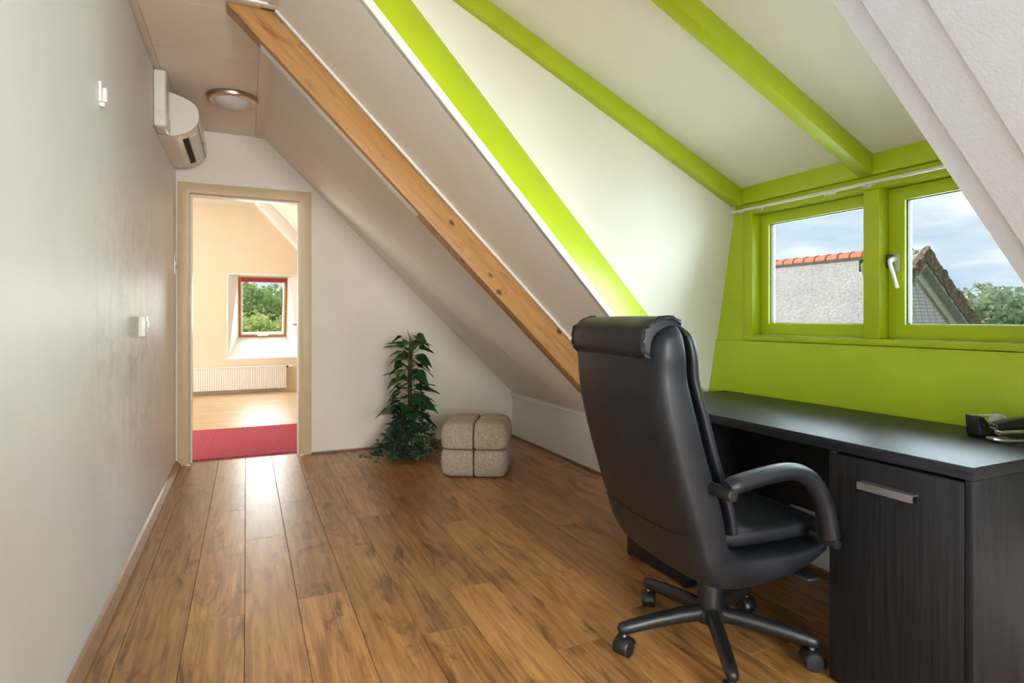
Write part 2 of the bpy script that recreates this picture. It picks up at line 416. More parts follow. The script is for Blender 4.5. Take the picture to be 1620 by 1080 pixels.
# flat ceiling
ce = struct(MB().prism([(XL-.15, YB-.1, 2.494), (.22, YB-.1, 2.494), (.22, .55, 2.494), (.66, .55, 2.494), (.66, 2.42, 2.494), (.22, 2.42, 2.494), (.22, YE, 2.494), (XL-.15, YE, 2.494)], (0, 0, .09)).build('ceiling', M['ceil']))
cy = [YB, -.9, -.35, .2, .75, 1.30, 1.85, 2.40, 2.95, 3.5, 4.05, 4.60, YE]
for a, b in zip(cy, cy[1:]):
    x1 = .062
    MB().box(XL+.034, x1, a+.001, b-.001, 2.480, 2.493).build('panel', M['ceil'], ce, bevel=.0015, seg=1)
MB().box(XL, XL+.033, YB, YE, 2.474, 2.493).build('cornice', M['ceil'], ce, bevel=.003)
MB().box(.063, XC+.004, 2.98, YE, 2.476, 2.493).build('ridge_batten', M['ceil'], ce, bevel=.003)
MB().box(.063, XC+.004, YB, 2.86, 2.476, 2.493).build('ridge_batten', M['ceil'], ce, bevel=.003)
MB().box(XC+.006, .64, .72, 2.2, 2.480, 2.493).build('panel', M['cheek'], ce)
# framed hatch panel beside the beam
hm = MB()
for (x0, x1, y0, y1) in [(-.10, .118, 2.80, 2.83), (-.10, -.07, 2.2, 2.80), (.088, .118, 2.2, 2.80)]:
    MB().box(x0, x1, y0, y1, 2.468, 2.4795).build('moulding', M['white'], ce, bevel=.004)

# sloping roof boards
def slope_piece(name, ytop0, ytop1, ybot0, ybot1, mat, parent, x0=XC, x1=XR, off=0., th=.012, bev=.0015):
    d = NRM * off; t = NRM * th
    lo = [Vector((x0, ytop0, zr(x0))) + d, Vector((x0, ytop1, zr(x0))) + d, Vector((x1, ybot1, zr(x1))) + d, Vector((x1, ybot0, zr(x1))) + d]
    return MB().hexa([tuple(v) for v in lo], [tuple(v + t) for v in lo]).build(name, mat, parent, bevel=bev, seg=1)
zt, zb = zr(XC), zr(XR)
s1 = struct(slope_piece('wall_slope_far', y_sG(zt)+.125, YE, y_sG(zb)+.125, YE, M['panel'], None, off=.0125, th=.09, bev=0))
slope_piece('panel', y_sL(zt)+.002, 2.868, y_sL(zb)+.002, 2.868, M['panel'], s1)
for a, b in [(2.972, 4.149), (4.151, YE)]: slope_piece('panel', a, b, a, b, M['panel'], s1)
s2 = struct(slope_piece('wall_slope_near', -.45, y_near(zt)-.012, -.45, y_near(zb)-.012, M['panel'], None, off=.0125, th=.09, bev=0))
M['slope_near'] = plain('shaded_roof_board', (.50, .53, .575), .5, nscale=4, namp=.02, bscale=160, bstr=.15)  # near roof boards; cooler, dimmer light painted in as a grey tone
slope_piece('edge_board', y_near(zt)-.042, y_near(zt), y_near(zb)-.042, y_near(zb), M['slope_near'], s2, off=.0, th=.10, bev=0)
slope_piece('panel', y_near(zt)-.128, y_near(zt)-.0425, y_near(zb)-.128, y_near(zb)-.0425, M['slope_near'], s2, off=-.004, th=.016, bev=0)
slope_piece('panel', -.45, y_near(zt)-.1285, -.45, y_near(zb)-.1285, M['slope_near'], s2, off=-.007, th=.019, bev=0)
def slope_ring(outer, inner, off, th):      # (y0, y1, x0, x1) rectangles lying in the roof slope
    m = MB(); vs = []
    for d in (off, off + th):
        for y0, y1, x0, x1 in (outer, inner):
            vs += [tuple(Vector((x, y, zr(x))) + NRM*d) for x, y in ((x0, y0), (x1, y0), (x1, y1), (x0, y1))]
    fs = []
    for k in range(4):
        j = (k+1) % 4; fs += [(k, j, 4+j, 4+k), (8+k, 12+k, 12+j, 8+j), (k, 8+k, 8+j, j), (4+k, 4+j, 12+j, 12+k)]
    return m.add(vs, fs)
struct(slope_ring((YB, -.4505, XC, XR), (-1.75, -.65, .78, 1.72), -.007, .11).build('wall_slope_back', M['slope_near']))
w5 = struct(thing('window_5', None, None, (1.25, -1.2, 1.3)))
slope_ring((-1.748, -.652, .782, 1.718), (-1.69, -.71, .83, 1.67), .03, .06).build('frame', M['velux'], w5, world=True)
pn = [tuple(Vector((x, y, zr(x))) + NRM*.06) for x, y in ((.83, -1.69), (1.67, -1.69), (1.67, -.71), (.83, -.71))]
MB().prism(pn, tuple(NRM*.005)).build('pane', M['glass'], w5, world=True)
# white corner strip along the green rafter
def eb(x, dz): return (x, y_sL(zr(x)), zr(x) + dz)
e0 = [eb(XC, 0), eb(XR-.001, 0), eb(XR-.001, .045), eb(xr(2.478-.045), .045)]
struct(MB().prism(e0, (0, .03, 0)).build('trim_1', M['edge'], bevel=.002))
struct(slope_piece('trim_2', 2.845, 2.8685, 2.845, 2.8685, M['white'], None, off=-.014, th=.0135, bev=.004))
struct(MB().box(XR-.018, XR-.0005, 2.975, YE, .372, .400).build('trim_3', M['white'], bevel=.004))

# dormer shell
struct(MB().prism([(.60, .5, zd(.60)), (2.36, .5, zd(2.36)), (2.36, 2.5, zd(2.36)), (.60, 2.5, zd(.60))], (.02, 0, .06)).build('ceiling_dormer', M['cheek']))
ck = [(xr(2.49-.268), 2.49), (.60, 2.49), (2.30, zd(2.30)+.02), (2.30, zr(2.30)+.268)]
struct(MB().prism([(x, ycheek(x, z), z) for x, z in ck], (0, .05, 0)).build('wall_cheek_far', M['cheek']))
ckn = [(XC, 2.49), (.60, 2.49), (2.30, zd(2.30)+.02), (2.30, zr(2.30))]
struct(MB().prism([(x, y_near(z)-.002, z) for x, z in ckn], (0, -.03, 0)).build('wall_cheek_near', M['cheek']))
# green dormer front
dw = struct(MB().box(2.238, 2.34, .45, 2.52, .4155, .973).build('wall_dormer', M['greenwall'], bevel=.002))
WY0, WY1, WM0, WM1, WZ0, WZ1 = .917, 2.105, 1.478, 1.544, 1.002, 1.587
MB().box(2.246, 2.33, 2.168, 2.40, .974, 1.80).build('side_panel', M['greenwall'], dw)
MB().box(2.246, 2.33, .50, .853, .974, 1.80).build('side_panel', M['greenwall'], dw)
MB().box(2.222, 2.335, .62, 2.2, 1.642, 1.745).build('head_plank', M['green'], dw, bevel=.003)
fr = struct(thing('trim_4', None, None, (2.24, 1.51, .974)))
for nm, (y0, y1, z0, z1) in {'jamb': (WY1, 2.166, .975, 1.641), 'jamb.001': (.856, WY0, .975, 1.641), 'mullion': (WM0, WM1, WZ0, WZ1), 'bottom_rail': (WY0, WY1, .975, WZ0), 'head_rail': (WY0, WY1, WZ1, 1.641)}.items():
    MB().box(2.234 if nm != 'mullion' else 2.233, 2.335, y0, y1, z0, z1).build(nm.split('.')[0], M['green'], fr, world=True, bevel=.004)
M['gasket'] = plain('dark_gasket', (.05, .06, .05), .6)
def dormer_window(name, y0, y1, sl, srt):
    o = struct(thing(name, None, None, (2.31, (y0+y1)/2, WZ0)))
    a, b, c, d = y0+.002, y1-.002, WZ0+.002, WZ1-.002
    g = (y0+sl, y1-srt, 1.0596, 1.535)
    s = MB(); rect_ring(s, 'x', 2.285, 2.333, (a, b, c, d), g); sash = s.build('sash', M['green'], o, world=True, bevel=.003)
    s = MB(); rect_ring(s, 'x', 2.300, 2.318, (g[0]+.0005, g[1]-.0005, g[2]+.0005, g[3]-.0005), (g[0]+.004, g[1]-.004, g[2]+.003, g[3]-.004)); s.build('glazing_bead', M['gasket'], o, world=True)
    MB().box(2.319, 2.324, g[0]+.001, g[1]-.001, g[2]+.001, g[3]-.001).build('pane', M['glass'], o, world=True)
    return o, sash
def casement_handle(win, y, z):
    h = MB().box(2.279, 2.2849, y-.018, y+.010, z-.036, z+.034).build('handle_plate', M['green2'], win, world=True, bevel=.002)
    l = MB().box(2.268, 2.279, y+.008, y+.03, z-.020, z+.032).build('handle_block', M['handle_grey'], win, world=True, bevel=.002)
    m = MB(); m.tube(smooth_path([(2.279, y-.002, z+.012), (2.262, y+.000, z+.010), (2.250, y+.001, z-.002), (2.247, y-.014, z-.05), (2.247, y-.028, z-.100)], 4), [.010]*4+[.011]*4+[.010]*4+[.009]*5, n=8, flat=.65)
    m.build('handle_lever', M['handle_white'], win, world=True, smooth=True)
M['green2'] = plain('pale_green_metal', (.46, .53, .33), .35)
M['handle_grey'] = plain('dark_grey_metal', (.09, .10, .08), .4, metal=.5)
M['handle_white'] = plain('off_white_lever', (.74, .76, .64), .3)
win1, _ = dormer_window('window_1', WM1, WY1, .031, .05)
win2, _ = dormer_window('window_2', WY0, WM0, .05, .063)
casement_handle(win2, 1.447, 1.298)
casement_handle(win1, 1.556, 1.290)

# skirting
struct(MB().prism([(XL, YB, 0), (XL+.036, YB, 0), (XL+.035, YB, .016), (XL+.012, YB, .034), (XL, YB, .040)], (0, YE-YB, 0)).build('baseboard_left', M['brown']))
struct(MB().box(XR-.012, XR, YB, YE-.012, 0, .016).build('baseboard_right', M['brown'], bevel=.003))
struct(MB().box(FRX1+.003, XR-.012, YE-.012, YE, 0, .016).build('baseboard_end', M['brown'], bevel=.003))

# ------------------------------------------------------------------ beams
def slope_frame(origin):        # local y runs down the slope
    y = Vector((1, 0, -.982)).normalized(); z = NRM; x = y.cross(z)
    m = Matrix((x, y, z)).transposed().to_4x4(); m.translation = origin; return m
def framed(mb, name, mat, mw, **kw):
    inv = mw.inverted(); mb.v = [tuple(inv @ Vector(p)) for p in mb.v]
    o = link(name, mb.mesh(name, mat, **kw)); o.matrix_basis = mw; return o
bp = [(xr(ZC+.205), ZC-.003), (XC-.001, ZC-.003), (XR-.001, zr(XR)), (XR-.001, zr(XR)-.205)]
wb = framed(MB().prism([(x, 2.871, z) for x, z in bp], (0, .099, 0)), 'roof_beam', M['pine'], slope_frame(Vector((1, 2.92, zr(1)))), bevel=.003)
ws = MB().prism([(x, 2.915, zr(x)-.2055) for x in (.06, .80)] + [(x, 2.915, zr(x)-.2085) for x in (.80, .06)], (0, .054, 0))
ws.v = [tuple(wb.matrix_basis.inverted() @ Vector(p)) for p in ws.v]; tag(ws.build('painted_edge', M['white'], wb), 'streak of white paint along the underside')
tag(wb, 'varnished pine roof beam sloping down from ceiling to low wall', 'beam')
xa, xb = XC, XR-.001
def rsec(x):
    z0 = zr(x) + .0455; z1 = zr(x) + .268
    return [(x, y_sL(z0-.045)+.0015, z0), (x, ycheek(x, z1)-.001, z1), (x, ycheek(x, z1)+.045, z1), (x, y_sL(z0-.045)+.06, z0)]
ra = MB(); xs = [xr(2.478-.046)]; 
A0 = rsec(xs[0]); A0[1] = (xr(2.492-.268), ycheek(xr(2.492-.268), 2.492)-.001, 2.492); A0[2] = (A0[1][0], A0[1][1]+.046, 2.492)
ra.hexa(A0, rsec(xb))
gr = framed(ra, 'roof_rafter', M['green'], slope_frame(Vector((1, 2.15, zr(1)))), bevel=.003)
tag(gr, 'lime green rafter between white corner strip and cream dormer cheek', 'rafter')
def dormer_beam(y0, y1, label):
    x0, x1 = .62, 2.2215
    m = MB().hexa([(x0, y0, zd(x0)-.083), (x1, y0, zd(x1)-.083), (x1, y0, zd(x1)-.0005), (x0, y0, zd(x0)-.0005)], [(x0, y1, zd(x0)-.083), (x1, y1, zd(x1)-.083), (x1, y1, zd(x1)-.0005), (x0, y1, zd(x0)-.0005)])
    o = m.build('ceiling_beam', M['green'], bevel=.003)
    return tag(o, label, 'beam', 'green beams of the dormer ceiling')
dormer_beam(2.16, 2.226, 'lime green dormer ceiling beam lying along the cream cheek wall')
dormer_beam(1.495, 1.552, 'lime green ceiling beam ending above the post between the windows')

# curtain track with gliders
ct = thing('curtain_track', 'thin grey-white curtain track running above the dormer windows', 'curtain rail', (2.205, 1.5, 1.6))
MB().box(2.198, 2.214, .80, 2.196, 1.603, 1.614).build('rail', M['track'], ct, world=True, bevel=.002)
MB().box(2.196, 2.216, 2.196, 2.204, 1.601, 1.616).build('end_stop', M['plastic'], ct, world=True)
for y in (2.16, 1.5, .9): MB().box(2.214, 2.2335, y-.008, y+.008, 1.599, 1.610).build('bracket', M['track'], ct, world=True)
gl = None
for y in (2.02, 1.690, 1.676, 1.662, 1.648, 1.520, 1.509, 1.498):
    m = MB(); m.tube([(2.206, y + .0048*math.cos(t*math.pi/4), 1.5965 + .0048*math.sin(t*math.pi/4)) for t in range(9)], .0013, n=5, caps=False)
    m.cyl((2.206, y, 1.604), (2.206, y, 1.597), .002, 6); m.build('glider', M['white'], ct, world=True)

# ------------------------------------------------------------------ door between the rooms
dr = struct(thing('door_1', None, None, (0, YE, 0)))
cs = [(FRX0, 0), (OPX0, 0), (OPX0, OPZ), (OPX1, OPZ), (OPX1, 0), (FRX1, 0), (FRX1, FRZ), (FRX0, FRZ)]
MB().prism([(x, YE-.022, z) for x, z in cs], (0, .0215, 0)).build('casing', M['beige'], dr, world=True, bevel=.003)
cs = [(OPX0-.0195, 0), (OPX0, 0), (OPX0, OPZ), (OPX1, OPZ), (OPX1, 0), (OPX1+.0195, 0), (OPX1+.0195, OPZ+.0195), (OPX0-.0195, OPZ+.0195)]
MB().prism([(x, YE+.0005, z) for x, z in cs], (0, .13, 0)).build('lining', M['beige'], dr, world=True, bevel=.002)
MB().box(OPX0+.0005, OPX0+.012, YE+.05, YE+.12, 0, OPZ-.001).build('stop', M['white'], dr, world=True)
MB().box(OPX1-.012, OPX1-.0005, YE+.05, YE+.12, 0, OPZ-.001).build('stop', M['white'], dr, world=True)
MB().box(OPX0+.012, OPX1-.012, YE+.05, YE+.12, OPZ-.012, OPZ-.001).build('stop', M['white'], dr, world=True)
for x in (OPX0-.02, OPX1-.005): MB().box(x, x+.028, YE-.03, YE-.0225, 0, .012).build('threshold_clip', M['white'], dr, world=True)
# leaf swung open into the next room, hinged on the right
lf = struct(thing('door_2', None, None, (OPX1+.012, YE+.135, 0), R(-3)))
MB().box(0, .04, .002, .78, .008, 2.0).build('leaf', M['beige'], lf, bevel=.002)
m = MB(); m.tube(smooth_path([(0, .72, 1.03), (-.045, .72, 1.03), (-.055, .71, 1.03), (-.056, .60, 1.03)], 4), .009, n=8); h = m.build('handle', M['metal'], lf, smooth=True)
MB().box(-.004, -.0003, .70, .74, .93, 1.13).build('handle_plate', M['metal'], lf, bevel=.002)
hg = thing('wall_hook', 'small steel ring bracket on left wall beside the door casing', 'bracket', (XL, 4.84, 1.40))
MB().box(0, .006, -.012, .012, 0, .16).build('plate', M['metal'], hg, bevel=.002)
m = MB(); m.tube([(.012, .02*math.cos(t*math.pi/6), .08+.03*math.sin(t*math.pi/6)) for t in range(13)], .003, n=6, caps=False); m.build('ring', M['metal'], hg, smooth=True)

# ------------------------------------------------------------------ next room
Y2 = 9.46
struct(MB().box(-3.1, 2.6, 5.021, Y2, -.08, 0).build('floor_next_room', M['floor2']))
struct(MB().box(-3.2, .30, 5.02, Y2+.1, 2.71, 2.80).build('ceiling_next_room', M['white']))
struct(MB().hexa([(.15, 5.02, 2.71), (2.6, 5.02, .08), (2.75, 5.02, .2), (.25, 5.02, 2.85)], [(.15, Y2+.1, 2.71), (2.6, Y2+.1, .08), (2.75, Y2+.1, .2), (.25, Y2+.1, 2.85)]).build('wall_slope_next_room', M['warm']))
M['peach'] = plain('peach_cream_plaster', (.80, .69, .53), .7, nscale=3, namp=.03)
NX0, NX1, NZ0, NZ1 = -.235, .71, .505, 1.727
wf = MB(); rect_ring(wf, 'y', Y2, Y2+.08, (-3.1, 2.6, -.08, 2.8), (NX0, NX1, NZ0, NZ1)); struct(wf.build('wall_far', M['peach']))
wl = MB(); rect_ring(wl, 'x', -3.2, -3.1, (5.02, Y2+.08, -.08, 2.8), (6.1, 8.3, .85, 2.3)); struct(wl.build('wall_next_left', M['peach']))
# roof window in a splayed niche
SX0, SX1 = -.105, .576
ft, fb = (9.56, 1.705), (9.90, .80)
wn = struct(thing('window_4', None, None, (.24, 9.6, NZ0)))
A = [(NX0, Y2, NZ0), (NX1, Y2, NZ0), (NX1, Y2, NZ1), (NX0, Y2, NZ1)]
B = [(SX0, fb[0], fb[1]), (SX1, fb[0], fb[1]), (SX1, ft[0], ft[1]), (SX0, ft[0], ft[1])]
for k, nm in enumerate(('sill_lining', 'side_lining', 'head_lining', 'side_lining')):
    j = (k+1) % 4; n = Vector(((0,0,-1), (1,0,0), (0,0,1), (-1,0,0))[k]) * .02
    MB().prism([A[k], A[j], B[j], B[k]], n).build(nm, M['wall'], wn, world=True)
nc = MB(); rect_ring(nc, 'y', Y2-.008, Y2-.0005, (NX0-.02, NX1+.02, NZ0-.02, NZ1+.02), (NX0, NX1, NZ0, NZ1)); nc.build('niche_trim', M['white'], wn, world=True)
def wp(u, v, d=0):   # u along x, v 0 bottom..1 top, d outwards
    L = Vector((0, ft[0]-fb[0], ft[1]-fb[1])); nn = Vector((0, -L.z, L.y)).normalized() * -1
    p = Vector((u, fb[0], fb[1])) + L * v + nn * d; return tuple(p)
def tilted_ring(u0, u1, v0, v1, a, b, d0, d1):
    m = MB(); vs = []
    for d in (d0, d1):
        for (x0, x1, y0, y1) in ((u0, u1, v0, v1), (u0+a, u1-a, v0+b, v1-b)): vs += [wp(x0, y0, d), wp(x1, y0, d), wp(x1, y1, d), wp(x0, y1, d)]
    fs = []
    for k in range(4):
        j = (k+1) % 4; fs += [(k, j, 4+j, 4+k), (8+k, 12+k, 12+j, 8+j), (k, 8+k, 8+j, j), (4+k, 4+j, 12+j, 12+k)]
    return m.add(vs, fs)
tilted_ring(SX0, SX1, 0, 1, .030, .028, -.004, .07).build('frame', M['velux'], wn, world=True)
sh = tilted_ring(SX0+.031, SX1-.031, .029, .971, .026, .03, .01, .06).build('sash', M['white'], wn, world=True)
MB().hexa([wp(SX0+.05, .05, .03), wp(SX1-.05, .05, .03), wp(SX1-.05, .95, .03), wp(SX0+.05, .95, .03)], [wp(SX0+.05, .05, .036), wp(SX1-.05, .05, .036), wp(SX1-.05, .95, .036), wp(SX0+.05, .95, .036)]).build('pane', M['glass'], wn, world=True)
MB().cyl(wp(.16, .035, -.02), wp(.31, .035, -.02), .011, 8).build('handle_bar', M['metal'], wn, world=True, smooth=True)
M['blind'] = plain('crimson_blind', (.33, .02, .05), .6)
MB().hexa([wp(SX0+.035, .925, -.02), wp(SX1-.035, .925, -.02), wp(SX1-.035, .975, -.02), wp(SX0+.035, .975, -.02)], [wp(SX0+.035, .925, .009), wp(SX1-.035, .925, .009), wp(SX1-.035, .975, .009), wp(SX0+.035, .975, .009)]).build('blind', M['blind'], wn, world=True)
# boxed rafter across that roof slope
bx = MB().prism([(.10, 8.15, 2.58), (.16, 8.15, 2.697), (1.38, 8.15, 1.388), (1.26, 8.15, 1.34)], (0, .22, 0)).build('boxed_rafter', M['white'], bevel=.004)
tag(bx, 'white boxed rafter on the sloping ceiling seen through the doorway', 'rafter')
sd = thing('smoke_detector', 'small white round smoke detector on next room ceiling', 'smoke detector', (-.09, 8.2, 2.71))
MB().lathe([(.03, -.035), (.05, -.03), (.055, -.012), (.055, 0)], n=20).build('body', M['white'], sd, smooth=True)
# radiator
rd = thing('radiator', 'low white ribbed panel radiator below the roof window', 'radiator', (-.1, Y2-.05, .05))
def rad_front(u, v):
    x = -.80 + 1.345*u; g = (u*46) % 1.0
    d = .006 if .25 < g < .75 else 0
    return (x, Y2-.11+d, .055 + .315*v)
m = MB()
n = 46*4; prof = [rad_front(i/n, 0)[:2] for i in range(n+1)]
pts = [(x, y) for x, y in prof] + [(.545, Y2-.04), (-.80, Y2-.04)]
m.hexa([(x, y, .055) for x, y in pts], [(x, y, .37) for x, y in pts]); m.build('panel', M['white'], rd, world=True)
MB().box(-.805, .550, Y2-.115, Y2-.035, .3705, .388).build('top_grille', M['white'], rd, world=True, bevel=.003)
MB().cyl((.5505, Y2-.07, .37), (.575, Y2-.07, .37), .013, 10).build('valve', M['black'], rd, world=True)
MB().cyl((.5755, Y2-.07, .37), (.64, Y2-.07, .37), .02, 12).build('thermostat_knob', M['white'], rd, world=True, smooth=True)
for x in (-.5, .3): MB().box(x-.02, x+.02, Y2-.039, Y2-.0005, .12, .30).build('bracket', M['white'], rd, world=True)
# rug
def rug_fn(u, v):
    return (-.95 + 1.95*u, 5.035 + 1.33*v, .012 + .004*noise.noise(Vector((u*90, v*70, 0))))
m = MB().grid(rug_fn, 150, 100)
b = 151; per = [(i) for i in range(151)] + [r*151+150 for r in range(1, 101)] + [100*151+i for i in range(149, -1, -1)] + [r*151 for r in range(99, 0, -1)]
nb = len(m.v); m.v += [(m.v[i][0], m.v[i][1], .0005) for i in per]
m.f += [(per[k], nb+k, nb+(k+1) % len(per), per[(k+1) % len(per)]) for k in range(len(per))] + [tuple(nb+k for k in range(len(per)))]
tag(m.build('rug', M['rug'], smooth=True), 'raspberry red pile rug lying just beyond the doorway', 'rug')

# ------------------------------------------------------------------ things on the left wall and ceiling
ac = thing('air_conditioner', 'cream wall-mounted air conditioner high above the doorway corner', 'air conditioner', (XL, 3.97, 2.155))
prof = smooth_path([(.0, .26, 0), (.05, .262, 0), (.114, .245, 0), (.17, .222, 0), (.203, .19, 0), (.214, .14, 0), (.205, .09, 0), (.17, .045, 0), (.11, .012, 0), (.05, .001, 0), (.0, .0, 0)], 4)
pr = [(p.x+.0005, p.y) for p in prof]
L = .80
def acring(y, s): return [(.0005 + (x-.0005)*s if x > .001 else x, y, .13 + (z-.13)*s) for x, z in pr]
m = MB().loft([acring(0, .985), acring(.012, 1), acring(.11, 1)]); m.build('end_cap', M['plastic'], ac, smooth=True, angle=60)
m = MB().loft([acring(.112, .997), acring(L-.012, .997), acring(L, .985)]); m.build('body', M['plastic'], ac, smooth=True, angle=60)
MB().hexa([(.118, .10, .0125), (.150, .10, .0285), (.147, .10, .036), (.115, .10, .020)], [(.118, L-.1, .0125), (.150, L-.1, .0285), (.147, L-.1, .036), (.115, L-.1, .020)]).build('air_slot', M['dark'], ac)
MB().hexa([(.155, .10, .030), (.19, .10, .058), (.186, .10, .062), (.151, .10, .034)], [(.155, L-.1, .030), (.19, L-.1, .058), (.186, L-.1, .062), (.151, L-.1, .034)]).build('louver', M['white'], ac)
MB().box(.2035, .2075, .012, L-.012, .085, .0875).build('panel_seam', M['brown'], ac)
for k in range(3): MB().box(.200, .2125, L*.55+k*.02, L*.55+.004+k*.02, .095+.006*(k % 2), .11).build('indicator_mark', M['brown'], ac)
MB().cyl((.03, L+.001, .03), (.03, L+.06, .03), .018, 10).build('drain_pipe', M['plastic'], ac, smooth=True)
dc = thing('pipe_cover', 'narrow cream vertical pipe cover on wall beside the air conditioner', 'pipe cover', (XL, 3.86, 2.15))
MB().box(.001, .062, -.085, .085, .05, .320).build('channel', M['plastic'], dc, bevel=.012, seg=3)
MB().box(.0005, .068, -.09, .09, 0, .1).build('end_cap', M['plastic'], dc, bevel=.018, seg=3)
MB().box(.0625, .0645, -.012, -.008, .101, .318).build('joint_line', M['brown'], dc)
lt = thing('ceiling_light', 'round ceiling light with brass rim and frosted glass shade', 'ceiling lamp', (-.078, 4.10, ZC))
MB().lathe([(.10, -.012), (.146, -.012), (.152, -.006), (.150, -.0005), (.10, -.0005)], n=40).build('base', M['brass'], lt, smooth=True)
MB().lathe([(.112, -.030), (.128, -.034), (.146, -.026), (.150, -.0125), (.12, -.0125)], n=40).build('rim', M['brass'], lt, smooth=True)
MB().lathe([(.004, -.066), (.05, -.062), (.09, -.050), (.111, -.031), (.1, -.0135)], n=40).build('shade', M['frosted'], lt, smooth=True)
th = thing('wall_bracket', 'small cream plastic holder high on the left wall', 'wall bracket', (XL, 2.475, 1.84))
MB().box(.0005, .010, -.022, .022, 0, .07).build('back_plate', M['plastic'], th, bevel=.002)
MB().box(.0105, .026, -.018, .018, 0, .05).build('pocket', M['plastic'], th, bevel=.004)
MB().box(.0005, .018, -.012, .012, -.014, -.0005).build('tab', M['white'], th, bevel=.002)
sw = thing('light_switch', 'cream surface-mounted light switch on the left wall', 'switch', (XL, 3.33, .995))
MB().box(.0005, .030, -.042, .042, 0, .098).build('housing', M['plastic'], sw, bevel=.003)
MB().box(.0305, .036, -.024, .024, .022, .076).build('rocker', M['white'], sw, bevel=.002)

# ------------------------------------------------------------------ outside
struct(MB().box(-60, 80, -30, 110, -3.3, -3.2).build('ground', M['grass']))
GX, GZ, GY0, GY1, TS = 13.25, 2.58, 8.0, 19.0, .84
hs = thing('thatched_house', 'neighbouring thatched house with red ridge tiles seen through dormer windows', 'house', (GX, 12, -3.2))
half = 4.6
def gz(d): return GZ - TS * d
rf = MB().hexa([(GX, GY0-.25, GZ), (GX-half, GY0-.25, gz(half)), (GX-half, GY0-.25, gz(half)-.32), (GX, GY0-.25, GZ-.38)], [(GX, GY1, GZ), (GX-half, GY1, gz(half)), (GX-half, GY1, gz(half)-.32), (GX, GY1, GZ-.38)]).build('thatch_slope', M['thatch'], hs, world=True)
rf2 = MB().hexa([(GX, GY0-.25, GZ), (GX+half, GY0-.25, gz(half)), (GX+half, GY0-.25, gz(half)-.32), (GX, GY0-.25, GZ-.38)], [(GX, GY1, GZ), (GX+half, GY1, gz(half)), (GX+half, GY1, gz(half)-.32), (GX, GY1, GZ-.38)]).build('thatch_slope', M['thatch'], hs, world=True)
g = MB().prism([(GX, GY0, GZ-.3), (GX-half+.3, GY0, gz(half)-.1), (GX-half+.3, GY0, -3.2), (GX+half-.3, GY0, -3.2), (GX+half-.3, GY0, gz(half)-.1)], (0, .2, 0)).build('gable_wall', M['mortar'], hs, world=True)
# whitewashed bricks on the visible top of the gable (sub-parts)
bk = {}
zrow = .62
while zrow < GZ - .75:
    w = (GZ - .62 - (zrow + .07)) / TS
    x = -w + (.12 if int(round((zrow-.62)/.078)) % 2 else 0)
    while x < w - .05:
        bw_ = min(.24, w - x)
        key = round(bw_, 2)
        if key not in bk: bk[key] = MB().box(0, key-.02, -.02, 0, 0, .064).mesh('brick', M['brick'])
        link('brick', bk[key], g, (x, GY0-12-.0005, zrow+3.2))
        x += .24
    zrow += .078
for s in (-1, 1):
    q = [(GX, GY0-.06, GZ-.30), (GX+s*half, GY0-.06, gz(half)-.24), (GX+s*half, GY0-.06, gz(half)-.50), (GX, GY0-.06, GZ-.58)]
    MB().prism(q, (0, .05, 0)).build('bargeboard', M['bargeboard'], hs, world=True)
    m = MB(); nn = 60
    for k in range(nn):
        a = k/nn*half; b2 = (k+1)/nn*half
        j = [random.uniform(-.035, .035) for _ in range(3)]
        m.hexa([(GX+s*a, GY0-.32+j[0], gz(a)+.04+j[1]), (GX+s*b2, GY0-.32+j[0], gz(b2)+.04+j[1]), (GX+s*b2, GY0-.28, gz(b2)-.30+j[2]), (GX+s*a, GY0-.28, gz(a)-.30+j[2])], [(GX+s*a, GY0-.2, gz(a)+.04), (GX+s*b2, GY0-.2, gz(b2)+.04), (GX+s*b2, GY0-.2, gz(b2)-.3), (GX+s*a, GY0-.2, gz(a)-.3)])
    tag(m.build('reed_edge', M['reed'], hs, world=True), kind='stuff')
def tile_ring(r, y): return [(r*1.25*math.cos(t*math.pi/10), y, r*math.sin(t*math.pi/10)) for t in range(11)]
tm = MB(); rings_o = [tile_ring(.17, 0), tile_ring(.145, .34)]; rings_i = [tile_ring(.145, 0), tile_ring(.12, .34)]
for a, b in ((rings_o, rings_i),):
    tm.loft([rings_o[0], rings_o[1], rings_i[1], rings_i[0], rings_o[0]], caps=False, closed=False)
tmesh = tm.mesh('ridge_tile', M['clay'], smooth=True, weld=.0005)
k = 0; y = GY0 + .12
while y < GY1 - .3:
    o = link('ridge_tile', tmesh, hs, (0, y - 12, GZ - .055 + 3.2)); y += .315; k += 1
MB().box(GX-.14, GX+.14, GY0-.1, GY1, GZ-.1, GZ-.02).build('ridge_bed', M['mortar'], hs, world=True)

